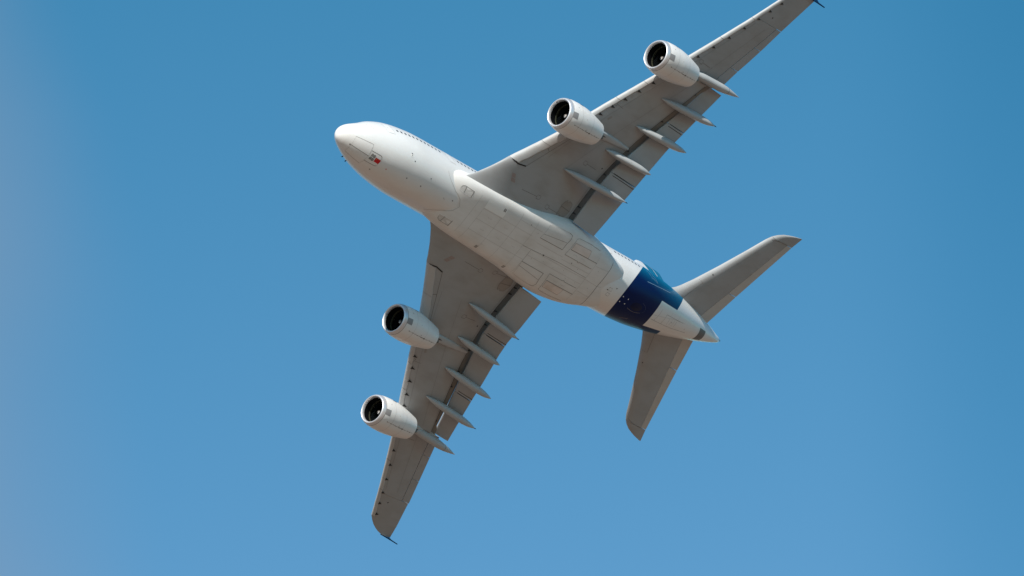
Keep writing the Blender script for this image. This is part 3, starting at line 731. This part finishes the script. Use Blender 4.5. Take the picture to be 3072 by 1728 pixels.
# belly fairing: panel joints, fresh paint, gear doors and cooling inlets
fbase = Part(); fbase.v = list(fair.v); fbase.f = list(fair.f); fbase.tree()
def bl_(x, y, z=None):
    h = fbase.bvh.ray_cast(Vector((x, y, -9)), Vector((0, 0, 1)))[0]
    return np.array(h) if h is not None else np.array([x, y, -2.2])
def bline(pts, w, mat, part=None, lift=.012):
    (part or fair).ribbon([bl_(*q) for q in pts], w, mat, on=fbase, lift=lift)
for x, y0, y1 in ((20.9, -2.6, 2.5), (22.05, -1.4, 3.0), (24.95, -1.5, 2.9), (27.45, -3.1, 3.2), (30.05, -3.2, 3.4), (31.5, .1, 3.5), (41.25, -2.9, 3.2)):
    bline([(x, y0), (x, (y0 + y1) / 2), (x, y1)], .024, 'seam_soft')
for y, x0, x1 in ((-1.4, 22.05, 30.4), (0.0, 22.05, 41.3), (1.45, 22.05, 31.5), (-1.0, 31.5, 36.1), (-.75, 36.2, 41.2), (.75, 31.5, 41.2), (-2.35, 27.45, 31.4)):
    bline([(x0, y), ((x0 + x1) / 2, y), (x1, y)], .024, 'seam_soft')
bline([(30.1, .05), (33.5, -.12), (36.3, -.25), (41.2, -.2)], .03, 'seam')
bline([(31.5, .1), (31.5, 1.8)], .03, 'seam')
for q in ((23.4, -.75), (26.2, -.7), (26.2, .75), (28.75, .7), (23.5, .8), (25.0, 2.2)):
    for k in range(5): fair.dot(bl_(q[0] + .12 * k, q[1] + .06 * (k % 2)), .022, 'seam', on=fbase)
fair.dot(bl_(33.58, -.11), .10, 'black', on=fbase); fair.dot(bl_(29.26, -2.43), .06, 'seam', on=fbase); fair.dot(bl_(37.9, -.89), .07, 'seam', on=fbase)
for q in ((32.4, .9), (34.2, .55), (36.0, .6), (37.6, .3), (39.3, -.6), (40.3, .9), (42.3, -1.5), (42.6, .8), (30.8, -2.0), (38.6, 1.0)): fair.dot(bl_(*q), .035, 'seam', on=fbase)
fair.patch([bl_(22.05, -2.60), bl_(25.1, -2.78), bl_(25.08, -1.52), bl_(22.05, -1.47)], 'patch', on=fbase, n=(6, 4))
for q in ((24.6, -2.55), (24.6, 2.62), (29.9, 3.15)):
    for k in range(2): fair.patch([bl_(q[0] + .2 * k, q[1]), bl_(q[0] + .15 + .2 * k, q[1]), bl_(q[0] + .15 + .2 * k, q[1] + .36), bl_(q[0] + .2 * k, q[1] + .36)], 'vent', on=fbase, lift=.02, n=(1, 1))
# strong joint round the rear of the fairing and the joint along its front edge
bline([(44.1, -3.1), (43.9, -1.84), (43.75, 0), (43.85, 1.84), (44.05, 3.0)], .07, 'seam')
bline([(41.3, 0), (43.7, .1), (44.5, .0)], .025, 'seam_soft'); bline([(41.5, -1.9), (43.8, -2.0)], .025, 'seam_soft'); bline([(41.5, 1.6), (43.8, 1.7)], .025, 'seam_soft')
lo_ = lambda q: (q[0], q[1], q[2] - .25)
fair.ribbon([lo_(q) for q in ((16.0, -2.75, -1.2), (16.22, -2.46, -1.67), (16.75, -2.05, -2.04), (17.75, -1.42, -2.44), (18.76, -.82, -2.71), (19.26, -.08, -2.79), (18.85, .67, -2.73), (17.66, 1.49, -2.40), (16.75, 2.05, -2.04), (16.22, 2.46, -1.67))], .05, 'seam_soft', on=both, lift=.015)
fao = fair.build('belly_fairing', plane)
for m_ in (-1, 1):
    Q = lambda L: [bl_(x, m_ * y) for x, y in L]
    # wing gear door
    g = Part().patch(Q([(31.47, 1.68), (31.75, 3.4), (35.55, 3.68), (35.38, 1.72)]), 'belly', on=fbase, lift=.012, n=(6, 6))
    g.ribbon(Q([(31.47, 1.68), (35.38, 1.72)]), .05, 'seam', on=fbase, lift=.022)
    g.ribbon(Q([(35.38, 1.72), (35.42, 2.46), (35.68, 3.2), (35.62, 3.62), (35.1, 3.72)]), .05, 'seam', on=fbase, lift=.022)
    g.ribbon(Q([(31.47, 1.68), (31.62, 2.4), (31.83, 3.45), (33.4, 3.66), (35.1, 3.72)]), .028, 'seam_soft', on=fbase, lift=.022)
    g.ribbon(Q([(31.6, 2.25), (35.35, 2.65)]), .03, 'seam', on=fbase, lift=.022)
    g.build('wing_gear_door', fao)
    # body gear door with its stained panel
    g = Part().patch(Q([(36.17, 1.38), (36.55, 3.6), (41.0, 3.5), (41.05, 1.38)]), 'belly', on=fbase, lift=.012, n=(6, 6))
    g.patch(Q([(36.5, 2.24), (36.66, 3.12), (39.5, 3.16), (39.6, 2.26)]), 'stain', on=fbase, lift=.02, n=(5, 4))
    g.ribbon(Q([(36.5, 2.24), (36.66, 3.12), (39.5, 3.16), (39.6, 2.26)]), .025, 'seam', on=fbase, lift=.026, close=True)
    g.ribbon(Q([(36.47, 2.22), (41.3, 2.24)]), .05, 'seam', on=fbase, lift=.03)
    g.ribbon(Q([(36.17, 1.39), (38.5, 1.40), (38.55, 1.3), (38.75, 1.3), (38.8, 1.40), (41.05, 1.39)]), .04, 'seam', on=fbase, lift=.022)
    g.ribbon(Q([(36.17, 1.39), (36.3, 2.2), (36.55, 3.55), (36.8, 3.7)]), .03, 'seam', on=fbase, lift=.022)
    g.ribbon(Q([(36.9, 3.72), (39, 3.75), (40.9, 3.6)]), .03, 'seam', on=fbase, lift=.022)
    for x in (37.3, 38.6): g.ribbon(Q([(x, 1.75), (x + .15, 1.9), (x + .6, 1.9), (x + .7, 1.75)]), .022, 'seam_soft', on=fbase, lift=.022)
    g.build('body_gear_door', fao)
    # flat cooling inlet with a dividing vane; edge strips paint a recess's shade and light
    g = Part(); L = [(18.0, 1.75), (18.15, 2.3), (18.5, 2.42), (19.78, 2.40), (19.78, 1.66), (18.8, 1.68)]
    g.poly(Q(L), 'inlet', on=fbase, lift=.014)
    g.ribbon(Q([(18.68, 1.68), (18.66, 2.4)]), .05, 'seam', on=fbase, lift=.022); g.ribbon(Q([(19.76, 2.42), (19.76, 1.64)]), .09, 'vent', on=fbase, lift=.022)
    g.ribbon(Q([(18.05, 2.0), (18.2, 2.3), (18.5, 2.42), (19.76, 2.40)]), .035, 'seam', on=fbase, lift=.022)
    g.ribbon(Q([(18.0, 1.75), (18.8, 1.67), (19.78, 1.66)]), .05, 'mark', on=fbase, lift=.02)
    g.build('air_inlet', fao)


# nose gear doors
door_lines = [[(2.6, .165, -1.05), (2.62, -.82, -.81), (4.76, -1.16, -1.52), (4.85, .135, -1.85)],
              [(2.6, .195, -1.05), (2.78, 1.18, -.66), (4.89, 1.45, -1.37), (4.85, .165, -1.85)]]
for L in door_lines:
    d = Part().patch([L[0], L[1], L[2], L[3]], 'white', on=fb, lift=.012, n=(8, 6))
    d.ribbon([L[1], L[2]], .028, 'seam', on=fb, lift=.02); d.ribbon([L[2], L[3]], .022, 'seam_soft', on=fb, lift=.02); d.ribbon([L[3], L[0]], .02, 'seam', on=fb, lift=.02)
    d.ribbon([L[0], L[1]], .016, 'seam_soft', on=fb, lift=.02); d.build('nose_gear_door', fo)
d = Part().patch([(4.88, -.53, -1.77), (6.31, -.60, -2.12), (6.38, .70, -2.1), (4.88, .80, -1.7)], 'white', on=fb, lift=.012, n=(6, 6))
d.ribbon([(4.86, -.53, -1.77), (6.1, -.60, -2.1), (6.31, -.5, -2.13)], .045, 'seam', on=fb, lift=.02)
d.ribbon([(6.31, -.5, -2.13), (6.42, .09, -2.21), (6.40, .62, -2.12)], .025, 'seam_soft', on=fb, lift=.02)
d.ribbon([(6.40, .62, -2.12), (6.2, .74, -2.1), (4.86, .82, -1.7)], .045, 'seam', on=fb, lift=.02)
# four black figures in two rows, each drawn as two stacked loops
def eight(x, y):
    for k in range(2):
        q = y + k * .145
        d.ribbon([(x, q, -2.3), (x + .2, q, -2.3), (x + .2, q + .145, -2.3), (x, q + .145, -2.3)], .062, 'black', on=fb, lift=.03, step=.1, close=True)
for y in (-.34, .13):
    eight(5.0, y); eight(5.32, y + .02)
d.patch([(5.72, -.15, -2.05), (6.42, -.15, -2.2), (6.39, .36, -2.18), (5.73, .34, -2.05)], 'red', on=fb, lift=.03)
d.dot((5.86, 0.0, -2.1), .03, 'yellow', on=fb, lift=.036); d.dot((6.12, -.05, -2.15), .02, 'yellow', on=fb, lift=.036)
d.build('nose_gear_aft_door', fo, 'aft nose gear door with black digits and a small red flag')

# cabin windows of the port main deck, the ones in sight
for x in [8.46 + .622 * k for k in range(12)] + [18.5 + .61 * k for k in range(8)] + [42.7, 43.32] + [46.5 + .632 * k for k in range(8)]:
    w_, h_ = .14, .19
    q = [(x + a, -3.6, .93 + b) for a, b in ((-w_, -h_ * .6), (-w_ * .6, -h_), (w_ * .6, -h_), (w_, -h_ * .6), (w_, h_ * .6), (w_ * .6, h_), (-w_ * .6, h_), (-w_, h_ * .6))]
    Part().poly(q, 'glass', on=fb, lift=.012).build('cabin_window', fo)
for x0, x1 in ((6.6, 7.7), (16.5, 17.55), (44.3, 45.4)):
    d = Part(); zb, zt = -.1, 2.0
    d.ribbon([(x0, -3.7, zt), (x0, -3.7, zb + .2), (x0 + .2, -3.6, zb), (x1, -3.6, zb), (x1, -3.7, zt)], .03, 'seam_soft', on=fb, close=True)
    d.patch([(x0 + .03, -3.7, zb + .03), (x1 - .03, -3.7, zb + .03), (x1 - .03, -3.7, zt), (x0 + .03, -3.7, zt)], 'white', on=fb, lift=.008)
    d.build('cabin_door', fo)
# pitot probes on the starboard bow
for x in (3.6, 4.5):
    h, nn = fb.near((x, 3, 0.3))
    pr = Part(); o = h + nn * .15
    pr.loft([[h + np.array([a, 0, b]) for a, b in ((-.06, -.03), (.06, -.03), (.06, .03), (-.06, .03))], [o + np.array([a, 0, b]) for a, b in ((-.05, -.03), (.05, -.03), (.05, .03), (-.05, .03))]], 'dark')
    pr.loft([[o + np.array([-.16, a * .6, b * .6]) for a, b in ((0, -.03), (.03, 0), (0, .03), (-.03, 0))], [o + np.array([.06, a * .6, b * .6]) for a, b in ((0, -.05), (.05, 0), (0, .05), (-.05, 0))]], 'dark')
    pr.build('pitot_probe', fo)
# dark bare-metal panel and vent at the tail cone
ap = Part().patch([(65.26, -.79, .94), (66.78, -.60, 1.34), (66.89, .68, 1.42), (65.46, .85, 1.04)], 'apu', on=fb, n=(6, 8)); ap.build('tail_cone_panel', fo)
tp = Part().loft([[(x, y + .0, z) for x, y, z in [(X_, r_ * math.sin(t), zc_ + r_ * math.cos(t)) for t in np.linspace(0, 2 * math.pi, 14, endpoint=False)]] for X_, r_, zc_ in ((71.25, .30, 3.27), (71.5, .20, 3.33), (71.75, .12, 3.38), (71.95, .03, 3.40))], 'apu')
tp.build('tail_cone_tip', fo)
# oval dome let into the blue belly
ov = []
for k, s_ in ((0, 1.0), (1, .9), (2, .6), (3, .2)):
    ov.append([(51.2 + 1.75 * s_ * math.cos(a), .02 + .72 * s_ * math.sin(a), -2.46 + .115 * 1.75 * s_ * math.cos(a) * 1.0 + (.10 - .16 * (1 - s_ * s_))) for a in np.linspace(0, 2 * math.pi, 28, endpoint=False)])
Part().loft(ov, 'navy', caps=(False, True)).build('tail_bumper_dome', fo)
